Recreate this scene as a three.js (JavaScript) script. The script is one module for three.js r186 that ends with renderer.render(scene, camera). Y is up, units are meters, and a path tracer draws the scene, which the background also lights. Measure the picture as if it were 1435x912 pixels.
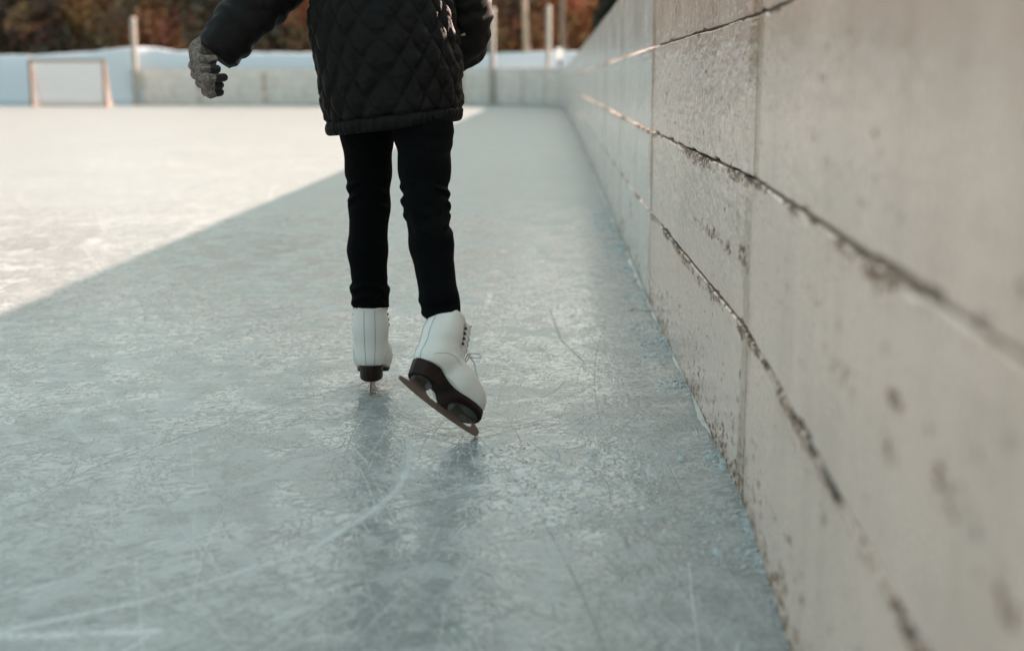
import * as THREE from 'three';
import { mergeGeometries, toCreasedNormals } from 'three/addons/utils/BufferGeometryUtils.js';

// ---------------------------------------------------------------- camera, sky, sun, exposure
const scene = new THREE.Scene();
const camera = new THREE.PerspectiveCamera(27.69, 1024 / 650, 0.05, 900);
camera.position.set(0, 0.92, 0);
camera.lookAt(-0.1658, 0.0112, -4.9137);
camera.focus = 3.8;
camera.userData.fStop = 1.95;
const SUN_AZ = 48 * Math.PI / 180, SUN_EL = 22 * Math.PI / 180;
const sunDir = new THREE.Vector3(Math.sin(SUN_AZ) * Math.cos(SUN_EL), Math.sin(SUN_EL), -Math.cos(SUN_AZ) * Math.cos(SUN_EL));
{
  const w = 1024, h = 512, d = new Float32Array(w * h * 4), v = new THREE.Vector3();
  for (let j = 0; j < h; j++) for (let i = 0; i < w; i++) {
    const az = ((i + 0.5) / w - 0.5) * 2 * Math.PI, el = ((j + 0.5) / h - 0.5) * Math.PI;
    v.set(Math.cos(az) * Math.cos(el), Math.sin(el), Math.sin(az) * Math.cos(el));
    const k = 1 - Math.exp(-Math.max(0, v.y) * 3.2), a = Math.acos(Math.min(1, v.dot(sunDir)));
    const g = 1.2 * Math.exp(-a / 0.35) + 1.0 * Math.exp(-a / 0.62);
    const low = Math.exp(-Math.max(0, v.y) * 5);
    const o = (j * w + i) * 4;
    d[o] = 0.25 * (1 - k) + 0.072 * k + g * 0.66 + 0.035 * low;
    d[o + 1] = 0.268 * (1 - k) + 0.150 * k + g * 0.565 + 0.025 * low;
    d[o + 2] = 0.258 * (1 - k) + 0.184 * k + g * 0.43;
    d[o + 3] = 1;
  }
  const t = new THREE.DataTexture(d, w, h, THREE.RGBAFormat, THREE.FloatType);
  t.mapping = THREE.EquirectangularReflectionMapping; t.magFilter = t.minFilter = THREE.LinearFilter; t.needsUpdate = true;
  scene.background = t; scene.environment = t;
}
const sun = new THREE.DirectionalLight(new THREE.Color(1, 0.735, 0.625), 5);
sun.position.copy(sunDir).multiplyScalar(60).add(new THREE.Vector3(-8, 0, -25));
sun.target.position.set(-8, 0, -25);
sun.castShadow = true; sun.shadow.radius = 1.2; sun.shadow.mapSize.set(4096, 4096);
Object.assign(sun.shadow.camera, { left: -45, right: 45, top: 45, bottom: -45, near: 1, far: 160 });
scene.add(sun, sun.target);
const renderer = new THREE.WebGLRenderer({ antialias: true });
renderer.setSize(1024, 650);
renderer.toneMapping = THREE.LinearToneMapping;
renderer.toneMappingExposure = 3.8;
renderer.shadowMap.enabled = true;

// ---------------------------------------------------------------- helpers
function rng(seed) { let s = seed >>> 0; return () => { s = (s + 0x6D2B79F5) | 0; let t = Math.imul(s ^ (s >>> 15), 1 | s); t = (t + Math.imul(t ^ (t >>> 7), 61 | t)) ^ t; return ((t ^ (t >>> 14)) >>> 0) / 4294967296; }; }
const NT = new Float32Array(65536); { const r = rng(77); for (let i = 0; i < 65536; i++) NT[i] = r(); }
function noise(x, y) {
  const xi = Math.floor(x), yi = Math.floor(y), fx = x - xi, fy = y - yi, u = fx * fx * (3 - 2 * fx), v = fy * fy * (3 - 2 * fy);
  const a = (yi & 255) << 8, b = ((yi + 1) & 255) << 8, c = xi & 255, e = (xi + 1) & 255;
  const p = NT[a | c], q = NT[b | c];
  return (p + (NT[a | e] - p) * u) * (1 - v) + (q + (NT[b | e] - q) * u) * v;
}
const fbm = (x, y, n = 4) => { let s = 0, a = 0.5, t = 0; for (let i = 0; i < n; i++) { s += a * noise(x, y); t += a; x = x * 2.03 + 17.1; y = y * 2.03 + 31.7; a *= 0.5; } return s / t; };
const noise3 = (x, y, z) => (noise(x + 3.1 * z, y + z * 1.7) + noise(y * 1.1 + 50, z * 1.1 + x * 0.3) + noise(z + 90, x * 0.9 + y * 0.2)) / 3;
const sstep = (a, b, x) => { const t = Math.min(1, Math.max(0, (x - a) / (b - a))); return t * t * (3 - 2 * t); };
const mix = (a, b, t) => a + (b - a) * t;
const V = (x, y, z) => new THREE.Vector3(x, y, z);
const toS = (x) => { x = Math.min(1, Math.max(0, x)); return 255 * (x <= 0.0031308 ? 12.92 * x : 1.055 * Math.pow(x, 1 / 2.4) - 0.055); };
const S8 = new Uint8ClampedArray(1025); for (let i = 0; i <= 1024; i++) S8[i] = toS(i / 1024);
const s8 = (x) => S8[x <= 0 ? 0 : x >= 1 ? 1024 : (x * 1024) | 0];
function dataTex(arr, w, h, srgb, wrap = true) {
  const t = new THREE.DataTexture(arr, w, h, THREE.RGBAFormat);
  t.magFilter = THREE.LinearFilter; t.minFilter = THREE.LinearMipmapLinearFilter; t.generateMipmaps = true; t.anisotropy = 8;
  t.wrapS = t.wrapT = wrap ? THREE.RepeatWrapping : THREE.ClampToEdgeWrapping;
  if (srgb) t.colorSpace = THREE.SRGBColorSpace;
  t.needsUpdate = true; return t;
}
const names = {};
function numbered(n) { const k = names[n] = (names[n] ?? -1) + 1; return k ? `${n}_${String(k).padStart(3, '0')}` : n; }
function mesh(name, geo, mat, parent = scene) {
  const m = new THREE.Mesh(geo, mat); m.name = parent === scene ? numbered(name) : name;
  m.castShadow = m.receiveShadow = true; parent.add(m); return m;
}
function thing(name, label, category, group) {
  const g = new THREE.Group(); g.name = numbered(name); scene.add(g);
  g.userData = { label, category }; if (group) g.userData.group = group; return g;
}
function tag(o, label, category, group, kind) { Object.assign(o.userData, { label, category }); if (group) o.userData.group = group; if (kind) o.userData.kind = kind; return o; }
const std = (r, g, b, rough, extra = {}) => new THREE.MeshPhysicalMaterial({ color: new THREE.Color().setRGB(r, g, b), roughness: rough, metalness: 0, ...extra });
function geoFrom(pos, idx, uv, col) {
  const g = new THREE.BufferGeometry();
  g.setAttribute('position', new THREE.Float32BufferAttribute(pos, 3));
  if (uv) g.setAttribute('uv', new THREE.Float32BufferAttribute(uv, 2));
  if (col) g.setAttribute('color', new THREE.Float32BufferAttribute(col, 3));
  g.setIndex(idx); g.computeVertexNormals(); return g;
}
function tube(pts, r, seg = 24, rad = 6, r2 = r) {
  const c = new THREE.CatmullRomCurve3(pts), g = new THREE.TubeGeometry(c, seg, 1, rad, false), p = g.attributes.position, q = new THREE.Vector3();
  for (let i = 0; i <= seg; i++) { c.getPointAt(i / seg, q); const rr = mix(r, r2, i / seg); for (let j = 0; j <= rad; j++) { const k = i * (rad + 1) + j; p.setXYZ(k, q.x + (p.getX(k) - q.x) * rr, q.y + (p.getY(k) - q.y) * rr, q.z + (p.getZ(k) - q.z) * rr); } }
  return g;
}
// surface nets: meshes the zero set of f (negative inside) inside a box
function surfaceNets(f, lo, hi, cell, color) {
  const n = [0, 1, 2].map((k) => Math.ceil((hi[k] - lo[k]) / cell) + 2), [nx, ny, nz] = n, F = new Float32Array(nx * ny * nz);
  let o = 0;
  for (let k = 0; k < nz; k++) for (let j = 0; j < ny; j++) for (let i = 0; i < nx; i++) F[o++] = f(lo[0] + i * cell, lo[1] + j * cell, lo[2] + k * cell);
  const id = new Int32Array(nx * ny * nz).fill(-1), pos = [], idx = [], nor = [], uv = [], col = [];
  const cs = [0, 1, nx, nx + 1, nx * ny, nx * ny + 1, nx * ny + nx, nx * ny + nx + 1];
  const ed = [[0, 1], [2, 3], [4, 5], [6, 7], [0, 2], [1, 3], [4, 6], [5, 7], [0, 4], [1, 5], [2, 6], [3, 7]];
  for (let k = 0; k < nz - 1; k++) for (let j = 0; j < ny - 1; j++) for (let i = 0; i < nx - 1; i++) {
    const b = i + nx * (j + ny * k); let m = 0;
    for (let c = 0; c < 8; c++) if (F[b + cs[c]] < 0) m |= 1 << c;
    if (m === 0 || m === 255) continue;
    let x = 0, y = 0, z = 0, c = 0;
    for (const [p, q] of ed) {
      const a = F[b + cs[p]], e = F[b + cs[q]]; if ((a < 0) === (e < 0)) continue;
      const t = a / (a - e);
      x += mix(p & 1, q & 1, t); y += mix((p >> 1) & 1, (q >> 1) & 1, t); z += mix(p >> 2, q >> 2, t); c++;
    }
    id[b] = pos.length / 3;
    const X = lo[0] + (i + x / c) * cell, Y = lo[1] + (j + y / c) * cell, Z = lo[2] + (k + z / c) * cell;
    pos.push(X, Y, Z); const e = cell * 0.6;
    let a = f(X + e, Y, Z) - f(X - e, Y, Z), d = f(X, Y + e, Z) - f(X, Y - e, Z), g = f(X, Y, Z + e) - f(X, Y, Z - e); const l = Math.hypot(a, d, g) || 1;
    nor.push(a / l, d / l, g / l); uv.push(X + Z, Y); if (color) col.push(...color(X, Y, Z, [a / l, d / l, g / l]));
  }
  const quad = (a, b, c, d, flip) => { if (a < 0 || b < 0 || c < 0 || d < 0) return; flip ? idx.push(a, c, b, a, d, c) : idx.push(a, b, c, a, c, d); };
  for (let k = 1; k < nz - 1; k++) for (let j = 1; j < ny - 1; j++) for (let i = 1; i < nx - 1; i++) {
    const b = i + nx * (j + ny * k), s = F[b] < 0;
    if (s !== F[b + 1] < 0) quad(id[b - nx - nx * ny], id[b - nx * ny], id[b], id[b - nx], !s);
    if (s !== F[b + nx] < 0) quad(id[b - 1 - nx * ny], id[b - 1], id[b], id[b - nx * ny], !s);
    if (s !== F[b + nx * ny] < 0) quad(id[b - 1 - nx], id[b - nx], id[b], id[b - 1], !s);
  }
  const g = geoFrom(pos, idx, uv, color ? col : null);
  g.setAttribute('normal', new THREE.Float32BufferAttribute(nor, 3)); return g;
}
const smin = (a, b, k) => { const h = Math.max(0, k - Math.abs(a - b)) / k; return Math.min(a, b) - h * h * k * 0.25; };
// distance to a tapered capsule [ax,ay,az,ra, bx,by,bz,rb]
function cap(c, x, y, z) {
  const dx = c[4] - c[0], dy = c[5] - c[1], dz = c[6] - c[2];
  let t = ((x - c[0]) * dx + (y - c[1]) * dy + (z - c[2]) * dz) / (dx * dx + dy * dy + dz * dz + 1e-12); t = t < 0 ? 0 : t > 1 ? 1 : t;
  return Math.hypot(x - c[0] - t * dx, y - c[1] - t * dy, z - c[2] - t * dz) - (c[3] + (c[7] - c[3]) * t);
}
const caps = (list, k) => (x, y, z) => { let d = 1e3; for (const c of list) d = smin(d, cap(c, x, y, z), k); return d; };
const chain = (...j) => j.slice(1).map((b, i) => [...j[i], ...b]);

// ---------------------------------------------------------------- ice
const SCR = [];   // skate marks, in metres on the ice: points, width, strength, kind
{
  const r = rng(4);
  const add = (x, z, len, dir, bend, w, a, kind) => {
    const pts = []; let n = Math.max(6, Math.ceil(len / 0.06)), t = dir;
    for (let i = 0; i <= n; i++) { pts.push([x, z]); x += Math.cos(t) * len / n; z += Math.sin(t) * len / n; t += bend * len / n; }
    SCR.push({ pts, w, a, kind });
  };
  for (let i = 0; i < 5200; i++) {   // near and middle
    const z = -1.3 - Math.pow(r(), 1.25) * 8, x = -4.6 + r() * 5;
    const long = r() < 0.12, len = long ? 0.9 + r() * 2.5 : 0.08 + r() * r() * 0.8;
    add(x, z, len, r() < 0.6 ? (r() < 0.5 ? 1.15 : 2.2) + (r() - 0.5) * 1.1 : r() * 6.28, (r() - 0.5) * (long ? 0.35 : 0.8), long ? 0.0016 + r() * 0.0022 : 0.001 + r() * 0.0022, (long ? 0.1 : 0.14) + r() * r() * (long ? 0.45 : 0.8), r() < 0.5 ? 'frost' : 'groove');
  }
  for (let i = 0; i < 260; i++) add(-0.62 + r() * 0.75, -2.7 - r() * 1.9, 0.05 + r() * 0.35, r() * 6.28, (r() - 0.5) * 3, 0.0012 + r() * 0.0025, 0.2 + r() * 0.5, r() < 0.5 ? 'frost' : 'groove');
  for (let i = 0; i < 800; i++) add(-12 + r() * 12.4, -7.5 - r() * 14, 0.5 + r() * 4, r() * 6.28, (r() - 0.5) * 0.5, 0.005 + r() * 0.010, 0.05 + r() * 0.2, r() < 0.6 ? 'frost' : 'groove');
  // the marks that stand out
  const S = (pts, w, a, kind) => SCR.push({ pts, w, a, kind });
  S([[-0.386, -3.33], [-0.365, -3.2], [-0.356, -3.05], [-0.36, -2.907], [-0.384, -2.79], [-0.419, -2.675], [-0.491, -2.486], [-0.614, -2.358], [-0.724, -2.238], [-0.836, -2.156], [-0.96, -2.075]], 0.017, 0.62, 'frost');
  S([[-0.36, -2.907], [-0.384, -2.79], [-0.419, -2.675], [-0.491, -2.486], [-0.614, -2.358], [-0.724, -2.238]], 0.004, 0.5, 'groove');
  S([[-1.05, -2.05], [-0.933, -2.062], [-0.805, -2.078], [-0.68, -2.094]], 0.03, 0.7, 'frost');
  S([[-0.676, -2.10], [-0.70, -2.03], [-0.72, -1.95]], 0.008, 0.6, 'frost');
  S([[-1.0, -2.222], [-0.929, -2.314], [-0.832, -2.419], [-0.796, -2.475], [-0.673, -2.643]], 0.008, 0.5, 'frost');
  S([[-2.3, -4.99], [-2.181, -5.029], [-1.94, -5.069], [-1.718, -5.174], [-1.4, -5.2]], 0.02, 0.85, 'groove');
  S([[-1.6, -3.43], [-1.491, -3.388], [-1.348, -3.321], [-1.211, -3.256]], 0.006, 0.8, 'groove');
  S([[-1.199, -2.696], [-1.119, -3.047], [-0.976, -3.348], [-0.751, -3.753], [-0.5, -4.1]], 0.006, 0.7, 'groove');
  S([[-2.15, -6.2], [-2.6, -7.2], [-2.8, -8.1], [-3.3, -9.4]], 0.018, 0.5, 'groove');
  S([[-0.62, -4.9], [-0.9, -4.2], [-1.05, -3.5], [-1.02, -2.9]], 0.004, 0.55, 'frost');
  S([[0.1, -4.3], [0.02, -4.7], [-0.02, -5.3], [-0.3, -5.6]], 0.006, 0.8, 'groove');
}
function iceTextures(x0, z0, size, N, far) {     // z0 is the near edge; u runs to +x, v runs away from the camera
  const cv = document.createElement('canvas'); cv.width = cv.height = N;
  const c = cv.getContext('2d'), k = N / size; c.fillStyle = '#000'; c.fillRect(0, 0, N, N);
  c.globalCompositeOperation = 'lighter'; c.lineCap = 'round'; c.lineJoin = 'round';
  for (const s of SCR) {
    let inside = false; for (const [x, z] of s.pts) if (x > x0 - 0.5 && x < x0 + size + 0.5 && -z > z0 - 0.5 && -z < z0 + size + 0.5) inside = true;
    if (!inside) continue;
    const path = () => { c.beginPath(); s.pts.forEach(([x, z], i) => { const X = (x - x0) * k, Y = (-z - z0) * k; i ? c.lineTo(X, Y) : c.moveTo(X, Y); }); };
    let w = s.w * k, a = s.a; if (w < 1) { a *= Math.max(0.25, w); w = 1; }
    const v = Math.round(255 * a);
    if (s.kind === 'frost') { c.strokeStyle = `rgb(${v},0,${Math.round(v * 0.7)})`; c.lineWidth = w; path(); c.stroke(); c.strokeStyle = `rgb(${v >> 2},0,0)`; c.lineWidth = w * 2.2; path(); c.stroke(); }
    else { c.strokeStyle = `rgb(0,${v},0)`; c.lineWidth = w; path(); c.stroke(); c.strokeStyle = `rgb(${v >> 2},0,${v >> 2})`; c.lineWidth = w * 2.6; path(); c.stroke(); }
  }
  const L = c.getImageData(0, 0, N, N).data, A = new Uint8Array(N * N * 4), B = new Uint8Array(N * N * 4);
  for (let j = 0; j < N; j++) for (let i = 0; i < N; i++) {
    const o = (j * N + i) * 4, x = x0 + (i + 0.5) / k, z = z0 + (j + 0.5) / k;
    const soft = far ? 0.4 : 1 - 0.6 * sstep(5, 11.5, z);
    let frost = L[o] / 255, groove = L[o + 1] / 255, ridge = L[o + 2] / 255;
    const big = fbm(x * 1.7 + 5, z * 1.7, 3), med = fbm(x * 13 + 40, z * 10 + 9, 4), fine = fbm(x * 85, z * 75, 3), warp = noise(x * 14, z * 14), rid = 1 - Math.abs(2 * fbm(x * 26 + warp * 2, z * 24 + 5, 3) - 1);
    const cr = 1 - Math.abs(2 * fbm(x * 52 + warp * 4, z * 46 + warp * 3, 3) - 1), crack = sstep(0.88, 0.98, cr);
    const gloss = sstep(0.43, 0.53, 0.6 * med + 0.4 * big);
    const breakup = 0.45 + 0.9 * fbm(x * 120 + 9, z * 100, 2); frost = Math.min(1, frost * breakup); ridge *= breakup; groove = Math.min(1, groove * (0.5 + 0.9 * fine));
    // scraped snow behind the trailing skate
    const sx = (x + 0.03) / 0.26, sz = (z - 2.98) / 0.36, scrape = Math.exp(-(sx * sx + sz * sz)) * sstep(0.46, 0.6, fbm(x * 22 + 3, z * 15 + 8, 4)) * sstep(0.3, 0.7, fbm(x * 60, z * 40, 2) + 0.12);
    const film = sstep(0.47, 0.66, fbm(x * 17 + 60, z * 15 + 3, 5)) * (1 - gloss * 0.5);
    const w = Math.min(1, frost * 0.75 + scrape * 0.8 + film * 0.30 * soft);
    const dark = (1 - 0.25 * soft + 0.40 * soft * med) * (1 - 0.3 * groove) * (1 - 0.26 * crack * (0.4 + 0.6 * gloss)) * (0.84 + 0.32 * fine);
    A[o] = s8(mix(0.285 * dark, 0.55, w)); A[o + 1] = s8(mix(0.306 * dark, 0.57, w)); A[o + 2] = s8(mix(0.302 * dark, 0.575, w)); A[o + 3] = 255;
    const bump = 0.36 + 0.30 * (fine - 0.5) * (1.2 - gloss * 0.75) + 0.26 * (rid - 0.6) * (1.15 - 0.55 * gloss) + 0.16 * (med - 0.5) + 0.3 * frost * (0.5 + ridge) + 0.42 * scrape - 0.36 * groove - 0.16 * crack * gloss + 0.05 * film;
    B[o] = 255 * Math.min(1, Math.max(0, 0.36 + (bump - 0.36) * (1 - 0.7 * (1 - soft) / 0.6))); B[o + 1] = 255 * Math.min(0.85, mix(mix(0.38, 0.34, gloss), mix(0.26, 0.07, gloss), (soft - 0.4) / 0.6) + 0.3 * w + 0.12 * groove + 0.1 * (fine - 0.5)); B[o + 2] = 0; B[o + 3] = 255;
  }
  return [dataTex(A, N, N, true), dataTex(B, N, N, false)];
}
{
  const patches = [[-1.95, 1.2, 2.4, 2048], [-4.35, 3.6, 4.8, 2048], [-11.55, 8.4, 12, 2048]];
  const pos = [], uv = [], idx = [], groups = [], mats = [];
  const quad = (x0, x1, z0, z1, f) => { const b = pos.length / 3; for (const [x, z] of [[x0, z0], [x1, z0], [x1, z1], [x0, z1]]) { pos.push(x, 0, -z); uv.push(...f(x, z)); } idx.push(b, b + 1, b + 2, b, b + 2, b + 3); };
  let at = 0;
  for (const [x0, z0, s, N] of patches) {
    const [map, bmp] = iceTextures(x0, z0, s, N);
    quad(x0, x0 + s, z0, z0 + s, (x, z) => [(x - x0) / s, (z - z0) / s]);
    mats.push(new THREE.MeshPhysicalMaterial({ map, roughnessMap: bmp, roughness: 1, bumpMap: bmp, bumpScale: 0.0046, ior: 1.31, specularIntensity: 1 }));
    groups.push([at, idx.length - at]); at = idx.length;
  }
  // everything beyond the marked patches
  const [map, bmp] = iceTextures(-9.5, 9, 9, 1024, true);
  const f = (x, z) => [x / 9, z / 9], R = 0.45, Lft = -31;
  quad(Lft, R, -9, 1.2, f); quad(Lft, -1.95, 1.2, 3.6, f); quad(Lft, -4.35, 3.6, 8.4, f); quad(Lft, -11.55, 8.4, 20.4, f); quad(Lft, R, 20.4, 56, f);
  mats.push(new THREE.MeshPhysicalMaterial({ map, roughnessMap: bmp, roughness: 1, bumpMap: bmp, bumpScale: 0.0046, ior: 1.31 }));
  groups.push([at, idx.length - at]);
  const g = geoFrom(pos, idx, uv); groups.forEach(([s, n], i) => g.addGroup(s, n, i));
  const ice = mesh('ice', g, mats); ice.userData = { kind: 'structure', label: 'scratched teal grey skating ice', category: 'ice' };
}
const snowMat = std(0.52, 0.56, 0.60, 0.9);
{
  const g = new THREE.PlaneGeometry(900, 900, 8, 8).rotateX(-Math.PI / 2); g.translate(0, -0.03, -100);
  const m = mesh('snow_ground', g, snowMat); m.userData = { kind: 'structure', label: 'snow covered ground around the rink', category: 'ground' };
}

// ---------------------------------------------------------------- the board walls
const COURSES = [[-0.02, 0.380], [0.3845, 0.7135], [0.7185, 1.057], [1.0625, 1.435]], WALL_TOP = 1.435;
function wallTextures(seed, L, o) {      // u along the panel from its far seam, v up; all sizes in metres
  const N = o.N, M = o.M, kx = N / L, ky = M / 1.46, r = rng(seed), cv = document.createElement('canvas'); cv.width = N; cv.height = M;
  const c = cv.getContext('2d'); c.fillStyle = '#000'; c.fillRect(0, 0, N, M);
  // red: brown dirt, green: black scuff, blue: ice drip relief
  const blot = (x, y, w, h, ch, a) => {
    c.globalCompositeOperation = 'lighter'; const v = Math.round(255 * a); c.fillStyle = ch === 'r' ? `rgb(${v},0,0)` : ch === 'g' ? `rgb(0,${v},0)` : `rgb(0,0,${v})`;
    c.beginPath(); const n = 9; for (let i = 0; i < n; i++) { const t = i / n * 6.283, q = 0.45 + r() * 0.75; const X = (x + Math.cos(t) * w * q) * kx, Y = (y + Math.sin(t) * h * q) * ky; i ? c.lineTo(X, Y) : c.moveTo(X, Y); } c.closePath(); c.fill();
  };
  const cluster = (x, y, sx, sy, n, size, a, ch = 'r', tall = 1.3) => { for (let i = 0; i < n; i++) { const g = (r() + r() + r() - 1.5) / 1.5, h = (r() + r() + r() - 1.5) / 1.5, s = size * (0.25 + r() * r()); blot(x + g * sx, y + h * sy, s * 3.2, s * tall * (0.6 + r()), ch, a * (0.3 + 0.7 * r())); } };
  for (const [y, on] of [[0.382, o.low], [0.716, o.mid], [1.06, o.top]]) for (let x = 0; x < L; x += 0.01) {
    const d = on * sstep(0.42, 0.62, fbm(x * 3 + seed, y * 20 + 4, 3));
    if (r() < 0.25 + d) blot(x, y - 0.004 - r() * 0.016 * d, 0.01 + r() * 0.03, 0.002 + r() * 0.010 * (0.3 + d), 'r', 0.2 + 0.4 * d);
    if (r() < d * 0.8) cluster(x, y - 0.014 - r() * 0.03, 0.03, 0.03, 2, 0.0035, 0.6);
    if (r() < d * 0.25) blot(x, y - 0.004, 0.01 + r() * 0.025, 0.003 + r() * 0.007, 'g', 0.7);
  }
  for (let x = 0; x < L; x += 0.008) {       // grime splashed up from the ice
    const d = sstep(0.35, 0.65, fbm(x * 5 + seed * 3, 2.5, 3));
    for (let n = 0; n < 4; n++) { const h = r() * r() * 0.085 * (0.35 + d) + (r() < 0.12 ? r() * 0.14 : 0); blot(x, h + 0.004, 0.006 + r() * 0.02, 0.003 + r() * 0.010, 'r', 0.2 + 0.5 * r() * (0.3 + d)); }
    if (r() < 0.3 * d) blot(x, r() * 0.012, 0.006, 0.005, 'g', 0.35);
  }
  for (const [x, y, sx, sy, n, s, a, ch] of o.marks || []) cluster(x, y, sx, sy, n, s, a, ch);
  for (let i = 0; i < o.specks; i++) { const s = 0.001 + r() * r() * 0.005; blot(r() * L, r() * 1.44, s * (1.5 + 3 * r()), s * (1 + r() * 2), r() < 0.7 ? 'r' : 'g', 0.25 + r() * 0.55); }
  for (let i = 0; i < o.seamRuns; i++) { const y = r() * 1.1; blot(0.004 + r() * 0.012, y, 0.003 + r() * 0.005, 0.01 + r() * 0.06, 'r', 0.06 + r() * 0.14); blot(L - r() * 0.012, y, 0.003, 0.01 + r() * 0.06, 'r', 0.05 + r() * 0.12); }
  for (let i = 0; i < o.drips; i++) {        // frozen trickles standing proud of the paint
    const y = o.dripLow + Math.pow(r(), 0.8) * (1.44 - o.dripLow), s = 0.0018 + r() * 0.003, X = r() * L, l = s * (2 + r() * 9);
    const grd = c; grd.globalCompositeOperation = 'lighter'; const v = Math.round(40 + r() * 90); c.fillStyle = `rgb(0,0,${v})`; c.beginPath(); c.ellipse(X * kx, y * ky, s * kx, l * ky, 0, 0, 6.3); c.fill();
  }
  const P = c.getImageData(0, 0, N, M).data, A = new Uint8Array(N * M * 4), B = new Uint8Array(N * M * 4);
  for (let j = 0; j < M; j++) for (let i = 0; i < N; i++) {
    const q = (j * N + i) * 4, x = (i + 0.5) / kx + seed * 3.7, y = (j + 0.5) / ky, grain = fbm(x * 150, y * 90, 2), blotch = fbm(x * 4, y * 5, 4), streak = fbm(x * 55, y * 3.5, 3);
    const chipN = sstep(0.36, 0.64, fbm(x * 75, y * 130 + 5, 3)), dirt = Math.min(1, P[q] / 255 * (0.2 + 1.5 * chipN) * (0.6 + 0.8 * grain)), black = Math.min(1, P[q + 1] / 255 * (0.5 + grain)), drip = P[q + 2] / 255;
    const lx = (i + 0.5) / kx, ripple = fbm(x * 17 + 3, y * 42, 3), edgeX = 0.062 + 0.05 * fbm(y * 6 + seed, 2, 3) - Math.min(lx, 0.6 * (L - lx) + 0.02), seam = 0.95 * sstep(-0.004, 0.012, edgeX + 0.03 * (grain - 0.5)) * sstep(0.3, 0.6, fbm(y * 5 + seed, 9, 3) + 0.12 * (grain - 0.5));
    const stain = seam + 0.2 * sstep(0.5, 0.75, fbm(x * 9 + 7, y * 2.2, 4));
    const b = (0.90 + 0.2 * blotch) * (0.95 + 0.1 * grain) * (0.96 + 0.08 * streak);
    let R = o.paint[0] * b, G = o.paint[1] * b, C = o.paint[2] * b;
    R = mix(R, 0.47, stain); G = mix(G, 0.34, stain); C = mix(C, 0.25, stain);
    R = mix(R, 0.19, dirt); G = mix(G, 0.10, dirt); C = mix(C, 0.055, dirt);
    R = mix(R, 0.03, black); G = mix(G, 0.025, black); C = mix(C, 0.022, black);
    A[q] = s8(R); A[q + 1] = s8(G); A[q + 2] = s8(C); A[q + 3] = 255;
    B[q] = 255 * Math.min(1, Math.max(0, 0.35 + o.relief * (0.62 * (ripple - 0.5) + 0.1 * (streak - 0.5)) * (0.35 + 0.65 * sstep(0.25, 0.75, y)) + 0.10 * (grain - 0.5) + 0.2 * (blotch - 0.5) + 0.55 * drip - 0.25 * dirt - 0.2 * black));
    B[q + 1] = 255 * Math.min(0.9, o.rough + 0.12 * (blotch - 0.5) + 0.45 * dirt + 0.4 * black + 0.08 * grain); B[q + 2] = 0; B[q + 3] = 255;
  }
  return [dataTex(A, N, M, true), dataTex(B, N, M, false)];
}
const PL = 2.65;
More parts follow.
